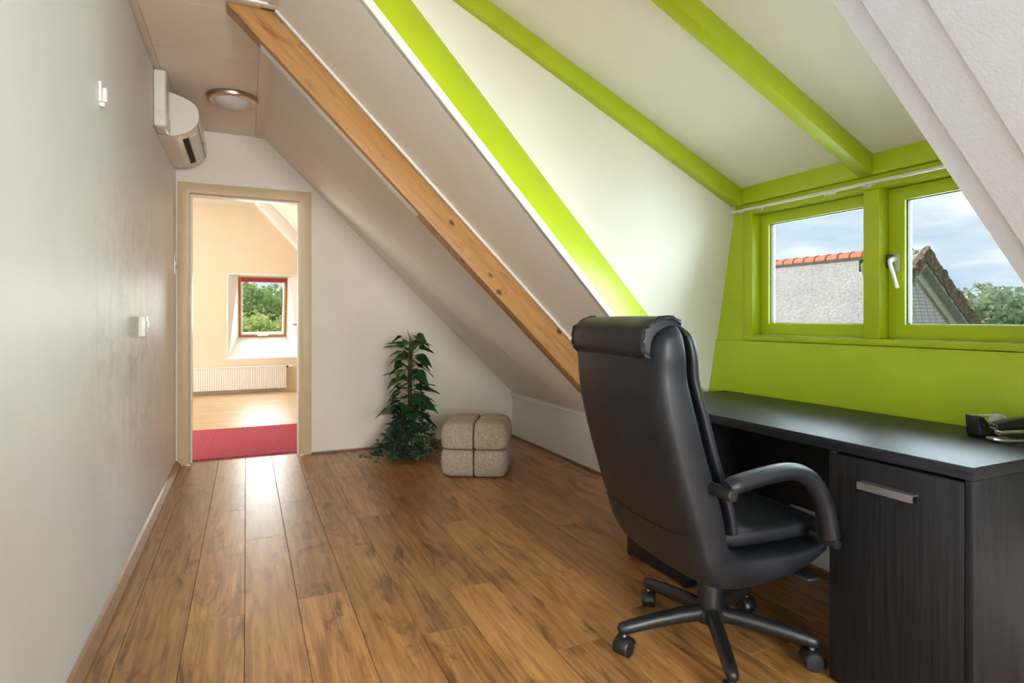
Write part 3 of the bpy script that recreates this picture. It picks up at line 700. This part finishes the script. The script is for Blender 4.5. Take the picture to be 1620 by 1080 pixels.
def tree(label, loc, h, rx, rz, mat, n=1300, seed=0, size=.2, lobes=12):
    rn = random.Random(seed)
    t = thing('tree', label, 'tree', loc, group=None)
    m = MB(); m.tube([(0,0,0), (.1,0,h*.3), (-.05,.1,h*.7)], [.28, .2, .1], n=8); m.build('trunk', M['bark'], t, smooth=True)
    m = MB()
    L = [(Vector((rn.uniform(-.6,.6)*rx, rn.uniform(-.6,.6)*rx, h - rz + rn.uniform(-.55,.6)*rz)), rn.uniform(.42,.62)) for _ in range(lobes)]
    for k in range(n):
        c, s = L[k % lobes]
        d = Vector((rn.gauss(0,1), rn.gauss(0,1), rn.gauss(0,1))).normalized(); rr = rn.uniform(.75, 1.05)
        p = c + Vector((d.x*rx*s*rr, d.y*rx*s*rr, d.z*rz*s*rr))
        u = (d + Vector((rn.gauss(0,.6), rn.gauss(0,.6), rn.gauss(0,.6)))).normalized()
        a = u.orthogonal().normalized() * size * rn.uniform(.6,1.3); b = u.cross(a).normalized() * size * rn.uniform(.6,1.3)
        m.add([tuple(p-a-b*.2), tuple(p-b*.9+u*.05), tuple(p+a), tuple(p+b+u*.08)], [(0,1,2), (0,2,3)])
    tag(m.build('crown', mat, t), kind='stuff')
    return t
tree('pale green bushy tree right of the thatched gable', (37.0, 11.0, -3.2), 7.0, 4.3, 3.4, M['fol_a'], 9000, 3)
tree('low bluish green tree behind the thatched gable verge', (44.0, 21.5, -3.2), 6.1, 5.2, 3.0, M['fol_c'], 9000, 4)
tree('deep green shrub tree at the right window edge', (29.0, 5.0, -3.2), 5.4, 3.2, 2.6, M['fol_b'], 7000, 6)
tree('tall deep green tree at left in the roof window', (-.3, 43, -3.2), 6.8, 3.6, 3.9, M['fol_b'], 7000, 11, .18)
tree('bright green round tree in the middle of the roof window', (1.1, 28, -3.2), 4.9, 3.2, 3.2, M['fol_a'], 8000, 12, .13)
tree('grey-green tree at right in the roof window', (3.9, 36, -3.2), 5.3, 2.9, 3.0, M['fol_c'], 7000, 13, .16)

# ------------------------------------------------------------------ desk
DX0, DX1, DY0, DY1, DZ = 1.60, 2.20, .828, 2.245, .72
dk = thing('desk', 'black ash-grain office desk standing below the dormer windows', 'desk', (1.9, 1.53, 0))
MB().box(DX0, DX1, DY0, DY1, DZ-.033, DZ).build('desktop', M['desk_y'], dk, world=True, bevel=.0015)
zt_ = DZ - .0335
def pedestal(y0, y1):
    b = MB().box(DX0+.021, DX1-.03, y0+.019, y1-.019, .002, zt_-.012).build('carcass', M['dark'], dk, world=True)
    for a in (y0, y1-.018): MB().box(DX0, DX1-.01, a, a+.018, .001, zt_).build('side_panel', M['desk_z'], dk, world=True, bevel=.001)
pedestal(DY0, 1.212)
pedestal(1.852, 2.238)
def bar_handle(parent, y0, y1, z):
    m = MB(); m.prism([(DX0-.026, y0, z-.010), (DX0-.026, y0, z+.010), (DX0-.003, y0, z+.010), (DX0-.003, y0, z+.006), (DX0-.021, y0, z+.006), (DX0-.021, y0, z-.010)], (0, y1-y0, 0))
    return m.build('handle', M['metal'], parent)
def front(name, y0, y1, z0, z1, mat):
    o = MB().box(DX0-.003, DX0+.0205, y0+.0195, y1-.002, z0, z1).build(name, mat, dk, world=True, bevel=.001)
    return o
d = front('door', DY0, 1.212, .003, zt_-.007, M['desk_z'])
def sub_handle(part, y0, y1, z):
    m = MB().prism([(DX0-.029, y0, z-.010), (DX0-.029, y0, z+.010), (DX0-.0035, y0, z+.010), (DX0-.0035, y0, z+.006), (DX0-.024, y0, z+.006), (DX0-.024, y0, z-.010)], (0, y1-y0, 0))
    l = dk.location; m.v = [(a-l[0], b-l[1], c-l[2]) for a, b, c in m.v]
    return m.build('handle', M['metal'], part)
sub_handle(d, .955, 1.105, .611)
for z0, z1 in ((.012, .21), (.213, .38), (.383, .53), (.533, zt_-.007)):
    w = front('drawer', 1.852, 2.238+.0, z0, z1, M['desk_y']); sub_handle(w, 1.98, 2.13, min(z1-.05, z0+.10) if z0 < .1 else z1-.05)
MB().box(1.985, 2.003, 1.2125, 1.8515, .34, zt_).build('modesty_panel', M['desk_y'], dk, world=True)
MB().cyl((1.70, 1.8515, .62), (1.70, 1.8485, .62), .007, 12).build('screw_cap', M['white'], dk, world=True)

# tape dispenser and stapler on the desk
tdp = thing('tape_dispenser', 'black tape dispenser with white tape roll behind the stapler', 'tape dispenser', (2.035, 1.055, DZ+.0005), R(-24))
sp = [(0, .004), (.004, .0), (.15, .0), (.155, .006), (.155, .030), (.135, .040), (.105, .042), (.075, .038), (.048, .034), (.032, .039), (.021, .052), (.015, .061), (-.004, .064), (-.002, .03)]
MB().prism([(x, -.026, z) for x, z in sp], (0, .052, 0)).build('body', M['black'], tdp, bevel=.0025, angle=50)
MB().box(-.003, .012, -.011, .011, .0625, .0655).build('cutter', M['metal'], tdp)
m = MB(); n = 28
for y in (-.0095,):
    ro, ri = .0245, .016
    rings = []
    for k in range(n+1):
        a = 2*math.pi*k/n
        rings.append([(.080 + r*math.cos(a), yy, .0425 + r*math.sin(a)) for r, yy in ((ro, -.0095), (ro, .0095), (ri, .0095), (ri, -.0095))])
    m.loft(rings, caps=False)
m.build('tape_roll', M['white'], tdp, smooth=True, weld=.0004)
m = MB(); m.hexa([(.008, -.009, .0640), (.008, .009, .0640), (.008, .009, .0644), (.008, -.009, .0644)], [(.070, -.009, .0655), (.070, .009, .0655), (.070, .009, .0659), (.070, -.009, .0659)]); m.build('tape_strip', M['white'], tdp)
MB().cyl((.080, -.0085, .0425), (.080, .0085, .0425), .0155, 16).build('spindle', M['track'], tdp, smooth=True)
MB().prism([(.006, -.0268, .040), (.010, -.0268, .043), (.017, -.0268, .036), (.015, -.0268, .033)], (0, .0006, 0)).build('badge', M['brass'], tdp)
stp = thing('stapler', 'black and chrome stapler at front right edge of the desk', 'stapler', (1.985, .985, DZ+.0005), R(-22))
m = MB().prism([(0, -.013, .004), (.03, -.019, .0), (.17, -.019, .0), (.17, .019, .0), (.03, .019, .0), (0, .013, .004)], (0, 0, .006)); m.build('base', M['metal'], stp, bevel=.0015)
MB().box(.06, .17, -.017, .017, .0065, .011).build('base_pad', M['black'], stp)
MB().prism([(.022, -.010, .0145), (.165, -.010, .018), (.165, -.010, .029), (.022, -.010, .0245)], (0, .020, 0)).build('magazine', M['chrome'], stp, bevel=.001)
MB().prism([(.010, -.014, .0255), (.165, -.014, .030), (.172, -.014, .046), (.10, -.014, .052), (.05, -.014, .047), (.012, -.014, .040), (.006, -.014, .036)], (0, .028, 0)).build('arm', M['black'], stp, bevel=.004, seg=3, angle=60)
MB().box(.008, .0095, -.010, .010, .028, .038).build('nose_plate', M['metal'], stp)
MB().cyl((.155, -.02, .02), (.155, .02, .02), .006, 10).build('hinge_pin', M['chrome'], stp, smooth=True)

for c_ in stp.children: c_.scale = (1.05, 1.05, 1.38)

# ------------------------------------------------------------------ office chair (local x = facing direction)
ch = thing('office_chair', 'black leather high-back office chair on five-star castor base', 'chair', (1.398, 1.494, 0), R(-4))
OUT = [(-0.315, 1.062), (-0.362, 1.035), (-0.3746, 0.985), (-0.3738, 0.93), (-0.3693, 0.87), (-0.3537, 0.784), (-0.3241, 0.672), (-0.285, 0.54), (-0.255, 0.45), (-0.232, 0.38), (-0.195, 0.325), (-0.13, 0.297), (-0.03, 0.292), (0.07, 0.302), (0.16, 0.33), (0.23, 0.366)]
MID = [(-0.295, 1.06), (-0.282, 1.03), (-0.2714, 0.975), (-0.2619, 0.915), (-0.248, 0.86), (-0.2272, 0.79), (-0.1987, 0.69), (-0.16, 0.58), (-0.14, 0.51), (-0.132, 0.46), (-0.11, 0.425), (-0.07, 0.408), (0.0, 0.404), (0.08, 0.404), (0.16, 0.405), (0.226, 0.41)]
INN = [(-0.27, 1.058), (-0.25, 1.03), (-0.2374, 0.975), (-0.2279, 0.915), (-0.214, 0.86), (-0.1932, 0.79), (-0.1648, 0.69), (-0.126, 0.58), (-0.106, 0.51), (-0.098, 0.47)]
WID = [.232, .256, .262, .256, .258, .260, .262, .263, .263, .262, .258, .255, .255, .257, .257, .252]
def ring_between(a, b, w, n=36, ex=.36, bulge=0, exw=.30):
    A = Vector((a[0], 0, a[1])); B = Vector((b[0], 0, b[1])); c = (A+B)/2; d = (B-A)/2
    o = []
    for i in range(n):
        t = 2*math.pi*i/n
        y = w * sgn_pow(math.cos(t), exw); s = sgn_pow(math.sin(t), ex)
        o.append(tuple(c + d*s + Vector((0, y, 0)) + (d.normalized()*bulge*(1-(y/w)**2) if d.length > 0 else Vector())))
    return o
def dense(pts, n=4): return [(p.x, p.y) for p in smooth_path([(a, b, 0) for a, b in pts], n)]
dO, dM, dI = dense(OUT), dense(MID), dense(INN)
dW = [p.x for p in smooth_path([(w, 0, 0) for w in WID], 4)]
def shrink(a, b, k): return (lerp((a[0]+b[0])/2, a[0], k), lerp((a[1]+b[1])/2, a[1], k))
rings = [ring_between(shrink(o, i, .3), shrink(i, o, .3), w-.03) for o, i, w in [(dO[0], dM[0], dW[0])]]
rings += [ring_between(o, i, w, ex=lerp(.42, .55, max(0, (k-30)/30)), exw=lerp(.30, .38, max(0, (k-24)/36)), bulge=-.012) for k, (o, i, w) in enumerate(zip(dO, dM, dW))]
rings += [ring_between(shrink(dO[-1], dM[-1], .3), shrink(dM[-1], dO[-1], .3), dW[-1]-.03)]
MB().loft(rings).build('back_shell', M['leather'], ch, smooth=True, angle=75)
nI = len(dI)
dMi = dM[:nI]
rings = [ring_between(shrink(dMi[0], dI[0], .3), shrink(dI[0], dMi[0], .3), dW[0]-.04)]
rings += [ring_between((lerp(m_[0], i_[0], .04), lerp(m_[1], i_[1], .04)), i_, w-.010, ex=.5, exw=.20, bulge=.010) for m_, i_, w in zip(dMi, dI, dW)]
rings += [ring_between(shrink(dMi[-1], dI[-1], .3), shrink(dI[-1], dMi[-1], .3), dW[nI-1]-.04)]
MB().loft(rings).build('back_cushion', M['leather'], ch, smooth=True, angle=75)
# stitched seam across the back shell
sm = MB(); sp_ = []
for k in range(25):
    t = k/24*2-1; y = t*.246; z = .47 - .012*(1-t*t)
    xo = interp(sorted([(b_, a_) for a_, b_ in dO[:44]]), z)
    bow = .012*(1-t*t) + (.030*max(0, (abs(t)-.90)/.10)**2)
    sp_.append((xo - .012*(1-t*t) + .018*max(0, (abs(t)-.9)/.1) - .0012, y, z))
sm.tube(sp_, .0016, n=6); sm.build('seam', M['leather'], ch, smooth=True)
# head roll
def roll_ring(y, s):
    pts = [(a + .030, b) for a, b in [(-.300, 1.010), (-.285, 1.050), (-.305, 1.078), (-.345, 1.088), (-.392, 1.080), (-.425, 1.055), (-.434, 1.015), (-.428, .985), (-.405, .968), (-.38, .985), (-.34, .99)]]
    q = smooth_path([(a, b, 0) for a, b in pts + [pts[0]]], 3)[:-1]
    c = Vector((-.33, 1.03, 0)); return [tuple((Vector((c.x + (p.x-c.x)*s, y, c.y + (p.y-c.y)*s)))) for p in q]
ys = [(-.214, .80), (-.212, .90), (-.205, .965), (-.19, .99), (-.13, 1.0), (-.05, 1.01), (.05, 1.01), (.13, 1.0), (.19, .99), (.205, .965), (.212, .90), (.214, .80)]
MB().loft([roll_ring(y, s) for y, s in ys]).build('head_roll', M['leather'], ch, smooth=True, angle=75)
m = MB()
for sgn in (-1, 1):
    m = MB(); q = roll_ring(sgn*.2125, .93)[5:25]
    q = [(x + random.uniform(-.003, .003), y + random.uniform(-.004, .004), z + random.uniform(-.003, .003)) for x, y, z in q]
    m.tube(q, [random.uniform(.004, .008) for _ in q], n=7); m.build('gathered_edge', M['leather'], ch, smooth=True)
# seat cushion
def seat_fn():
    rings = []
    xs = [-.13, -.12, -.09, 0, .1, .17, .213, .234, .241]
    for x in xs:
        e = 1.0
        if x < -.115: e = .75
        if x > .22: e = interp([(.213, 1), (.234, .82), (.241, .55)], x)
        z0, z1 = .405, .482 - .012*math.sin((x+.13)/.371*math.pi)
        cz = (z0+z1)/2; hh = (z1-z0)/2*e; w = .228*(.97 if e < .9 else 1)
        rings.append([(x, w*sgn_pow(math.cos(2*math.pi*i/32), .32), cz + hh*sgn_pow(math.sin(2*math.pi*i/32), .55) - (.008*(1-(math.cos(2*math.pi*i/32))**2) if math.sin(2*math.pi*i/32) > 0 else 0)) for i in range(32)])
    return rings
MB().loft(seat_fn()).build('seat', M['leather'], ch, smooth=True, angle=75)
# arm loops
for sgn in (-1, 1):
    y = sgn*.312
    path = smooth_path([(-.200, y, .624), (-.14, y, .636), (-.05, y, .648), (.02, y, .650), (.072, y, .636), (.113, y, .604), (.142, y, .555), (.160, y, .50), (.170, y, .448)], 5)
    nP = len(path); rad = [.0245 if k > 1 else .020 for k in range(nP)]; rad = [r + .004*max(0, (k-nP*.5)/nP*2) for k, r in enumerate(rad)]
    arm = MB().tube(path, rad, n=16, flat=1.12).build('armrest', M['leather'], ch, smooth=True, angle=75)
    MB().cyl((-.205, sgn*.245, .612), (-.205, sgn*.345, .612), .0165, 16).build('arm_peg', M['black'], ch, bevel=.003)
    MB().cyl((.172, sgn*.245, .432), (.172, sgn*.340, .432), .0135, 16).build('arm_peg', M['black'], ch, bevel=.003)
# mechanism, column, base
MB().box(-.10, .12, -.075, .075, .262, .296).build('tilt_mechanism', M['black'], ch, bevel=.006)
lv = MB(); lv.tube(smooth_path([(.08, -.05, .285), (.13, -.14, .300), (.155, -.20, .305)], 4), .006, n=8); lv.build('lever_rod', M['black'], ch, smooth=True)
MB().prism([(.125, -.195, .297), (.145, -.262, .292), (.185, -.268, .292), (.205, -.20, .297)], (0, 0, .014)).build('lever_paddle', M['black'], ch, bevel=.005)
MB().lathe([(.026, .23), (.0255, .262)], n=20).build('gas_lift', M['black'], ch, smooth=True)
MB().lathe([(.030, .085), (.040, .09), (.0405, .20), (.038, .222), (.034, .229)], n=28).build('column_cover', M['black'], ch, smooth=True, angle=50)
MB().lathe([(.045, .086), (.052, .094), (.052, .118), (.044, .128)], n=28).build('hub', M['black'], ch, smooth=True)
def caster_parts(parent, x, y, a):
    c, s = math.cos(a), math.sin(a)
    def T(p): return (x + p[0]*c - p[1]*s, y + p[0]*s + p[1]*c, p[2])
    for off in (-.014, .014):
        m = MB(); m.tube([(0, off-.009, .0275), (0, off-.0075, .0275), (0, off+.0075, .0275), (0, off+.009, .0275)], [.022, .027, .027, .022], n=20)
        m.v = [T(p) for p in m.v]; m.build('wheel', M['rubber'], parent, smooth=True, angle=50)
    m = MB(); rings = []
    for k in range(13):
        t = R(-20) + k/12*R(190); rings.append([(r*math.cos(t), yy, .0275 + r*math.sin(t)) for r, yy in ((.0285, -.026), (.0335, -.022), (.0335, .022), (.0285, .026))])
    m.loft(rings, caps=True); m.v = [T(p) for p in m.v]; m.build('hood', M['black'], parent, smooth=True, angle=60)
    m = MB().cyl((.0, 0, .055), (.0, 0, .082), .007, 10); m.v = [T(p) for p in m.v]; m.build('stem', M['metal'], parent)
for k, ang in enumerate((166, 94, 22, -50, -122)):
    a = R(ang + 4); c, s = math.cos(a), math.sin(a)
    path = [(c*.03, s*.03, .113), (c*.10, s*.10, .111), (c*.20, s*.20, .101), (c*.29, s*.29, .088), (c*.312, s*.312, .084), (c*.320, s*.320, .082)]
    MB().tube(path, [.026, .025, .023, .021, .018, .010], n=14, flat=.95).build('base_arm', M['black'], ch, smooth=True, angle=75)
    caster_parts(ch, c*.30, s*.30, a + R((35, -40, 60, 25, -30)[k]))

# ------------------------------------------------------------------ ottoman
ot = thing('ottoman', 'beige boucle pouf of stitched cube cushions beside the plant', 'ottoman', (1.513, 3.925, 0), R(-29))
def cushion(ix, iy, top):
    H = .225; levels = []
    if top: zz = [(.190, .016, .016), (.193, .007, .009), (.202, 0, .005), (.225, -.005, .004), (.27, -.007, .004), (.315, -.003, .004), (.340, .006, .005), (.358, .018, .007), (.368, .034, .010), (.374, .052, .016), (.376, .075, .026)]
    else: zz = [(.002, .030, .016), (.006, .018, .010), (.016, .006, .005), (.035, 0, .004), (.09, -.007, .004), (.14, -.006, .004), (.172, 0, .005), (.182, .007, .009), (.186, .016, .016)]
    rings = []
    for z, eo, ei in zz:
        x0, x1, y0, y1 = ei, H-eo, ei, H-eo
        ro = .062 if eo < .05 else .045; ri = .010
        ring = []
        for (cx, cy, r, a0) in ((x1-ro, y1-ro, ro, 0), (x0+ri, y1-ri, ri, 90), (x0+ri, y0+ri, ri, 180), (x1-ri, y0+ri, ri, 270)):
            for k in range(9): t = R(a0 + 90*k/8); ring.append((cx + r*math.cos(t), cy + r*math.sin(t), z))
        rings.append([(x*ix, y*iy, z) for x, y, z in ring])
    return MB().loft(rings)
for ix in (-1, 1):
    for iy in (-1, 1):
        for iz in (0, 1): cushion(ix, iy, iz).build('cushion', M['boucle'], ot, smooth=True, angle=80)

# ------------------------------------------------------------------ artificial plant with ivy skirt
pt = thing('potted_plant', 'tall green climbing plant on mossy pole with trailing ivy', 'plant', (1.165, 4.50, 0))
MB().lathe([(.075, .001), (.10, .005), (.12, .20), (.125, .21), (.115, .215), (.11, .20)], n=24).build('pot', M['soil'], pt, smooth=True)
m = MB(); pole = [(0, 0, .18), (.004, 0, .4), (.0, .004, .6), (.008, 0, .80), (.012, 0, .90)]
m.tube(smooth_path(pole, 4), .017, n=9); m.build('moss_pole', M['stem'], pt, smooth=True)
rn = random.Random(21)
for k in range(9):
    a = rn.uniform(0, 6.28); r = rn.uniform(.01, .035)
    MB().tube([(.012, 0, .86), (.012 + r*math.cos(a), r*math.sin(a), .93), (.012 + 1.6*r*math.cos(a)-.01, 1.6*r*math.sin(a), rn.uniform(.95, 1.0))], [.002, .0015, .0008], n=5).build('twig', M['stem'], pt)
def leaf_mesh(name, L, Wd, fold, droop, mat):
    nu, nv = 6, 8
    def f(u, v):
        s = 2*u-1
        w = Wd * (math.sin(math.pi*min(1, (v+.06)**.62))**.9 if v < .97 else .02) * (1 if v < .5 else (1-(v-.5)/.5*.15))
        x = v*L - .12*L*abs(s)*(1-v)**2; y = s*w
        z = fold*abs(s)*w - droop*L*v*v + .04*L*math.sin(v*9)*abs(s)
        return (x, y, z)
    return MB().grid(f, nu, nv).mesh(name, mat, smooth=True, angle=80)
LV = [leaf_mesh('leaf', .140, .052, .30, .22, M['leaf']), leaf_mesh('leaf', .125, .056, .22, .38, M['leaf']), leaf_mesh('leaf', .11, .048, .38, .12, M['leaf']), leaf_mesh('leaf', .12, .052, .25, .3, M['leaf2'])]
golden = 2.39996
for k in range(58):
    t = k/57; z = .30 + .62*t; a = k*golden + rn.uniform(-.4, .4)
    rad = .02; pl_ = rn.uniform(.035, .07)*(1.15-.35*t)
    base = Vector((rad*math.cos(a), rad*math.sin(a), z)); tip = base + Vector((math.cos(a)*pl_, math.sin(a)*pl_, pl_*.55))
    st = MB().tube([tuple(base), tuple((base+tip)/2 + Vector((0,0,-.006))), tuple(tip)], .0022, n=5).build('leaf_stalk', M['leaf2'], pt, smooth=True)
    me = LV[3] if k in (6, 17, 33, 40) else LV[k % 3]
    sc = rn.uniform(.80, 1.2)*(1.22-.30*t)
    o = link('leaf', me, pt, tuple(tip), (rn.uniform(-.35, .35), rn.uniform(-.25, .55), a + rn.uniform(-.25, .25))); o.scale = (sc, sc, sc)
# ivy skirt: many tiny lobed leaves
def ivy(mb, p, d, up, s):
    d = d.normalized(); side = d.cross(up).normalized(); n = side.cross(d)
    out = [(0,-.0), (-.15,.45), (.22,.33), (.35,.75), (.55,.35), (1.0,0), (.55,-.35), (.35,-.75), (.22,-.33), (-.15,-.45)]
    vs = [p + d*s*.3 + n*s*.12] + [p + d*a*s + side*b*s - n*(abs(b)*.25*s) for a, b in out]
    mb.add([tuple(v) for v in vs], [(0, 1+i, 1+(i+1) % 10) for i in range(10)])
m = MB(); mv = MB(); vines = []
trails = [(rn.uniform(0, 6.28), rn.uniform(.14, .25)) for _ in range(26)] + [(R(185), .33), (R(190), .30), (R(200), .29), (R(178), .25), (R(215), .28), (R(225), .30), (R(235), .27), (R(300), .22), (R(320), .2), (R(345), .24)]
for a, reach in trails:
    z0 = rn.uniform(.20, .40); zend = rn.uniform(.015, .10)
    if reach > .27: z0 = .26
    pts = smooth_path([(.03*math.cos(a), .03*math.sin(a), z0-.05), (.09*math.cos(a), .09*math.sin(a), z0+.02), (reach*.65*math.cos(a+.1), reach*.65*math.sin(a+.1), lerp(z0, zend, .45)), (reach*math.cos(a), reach*math.sin(a), zend)], 5)
    vines.append(pts)
    for k, p in enumerate(pts[3:]):
        for q in range(2):
            d = Vector((math.cos(a)+rn.gauss(0,.9), math.sin(a)+rn.gauss(0,.9), rn.uniform(-.6,.4)))
            P = Vector(p) + Vector((rn.gauss(0,.022), rn.gauss(0,.022), rn.gauss(0,.018))); P.z = max(P.z, .018); P.y = min(P.y, .36)
            ivy(m, P, d, Vector((rn.gauss(0,.3), rn.gauss(0,.3), 1)), rn.uniform(.024, .042))
for k in range(420):    # variegated tuft in front
    c = Vector((.035, -.16, .115)); dd = Vector((rn.gauss(0,1), rn.gauss(0,1), rn.gauss(0,1))).normalized()
    P = c + Vector((dd.x*.085, dd.y*.075, dd.z*.095))*rn.uniform(.7, 1.05); P.z = max(.014, P.z)
    ivy(mv, P, dd + Vector((rn.gauss(0,.5), rn.gauss(0,.5), rn.gauss(0,.5))), Vector((rn.gauss(0,.4), rn.gauss(0,.4), 1)), rn.uniform(.011, .018))
for pts in vines: MB().tube([tuple(p) for p in pts], .002, n=5).build('vine', M['stem'], pt, smooth=True)
tag(m.build('ivy_leaves', M['ivy'], pt), 'dark green trailing ivy leaves', kind='stuff')
tag(mv.build('variegated_leaves', M['varieg'], pt), 'fine variegated leaves', kind='stuff')
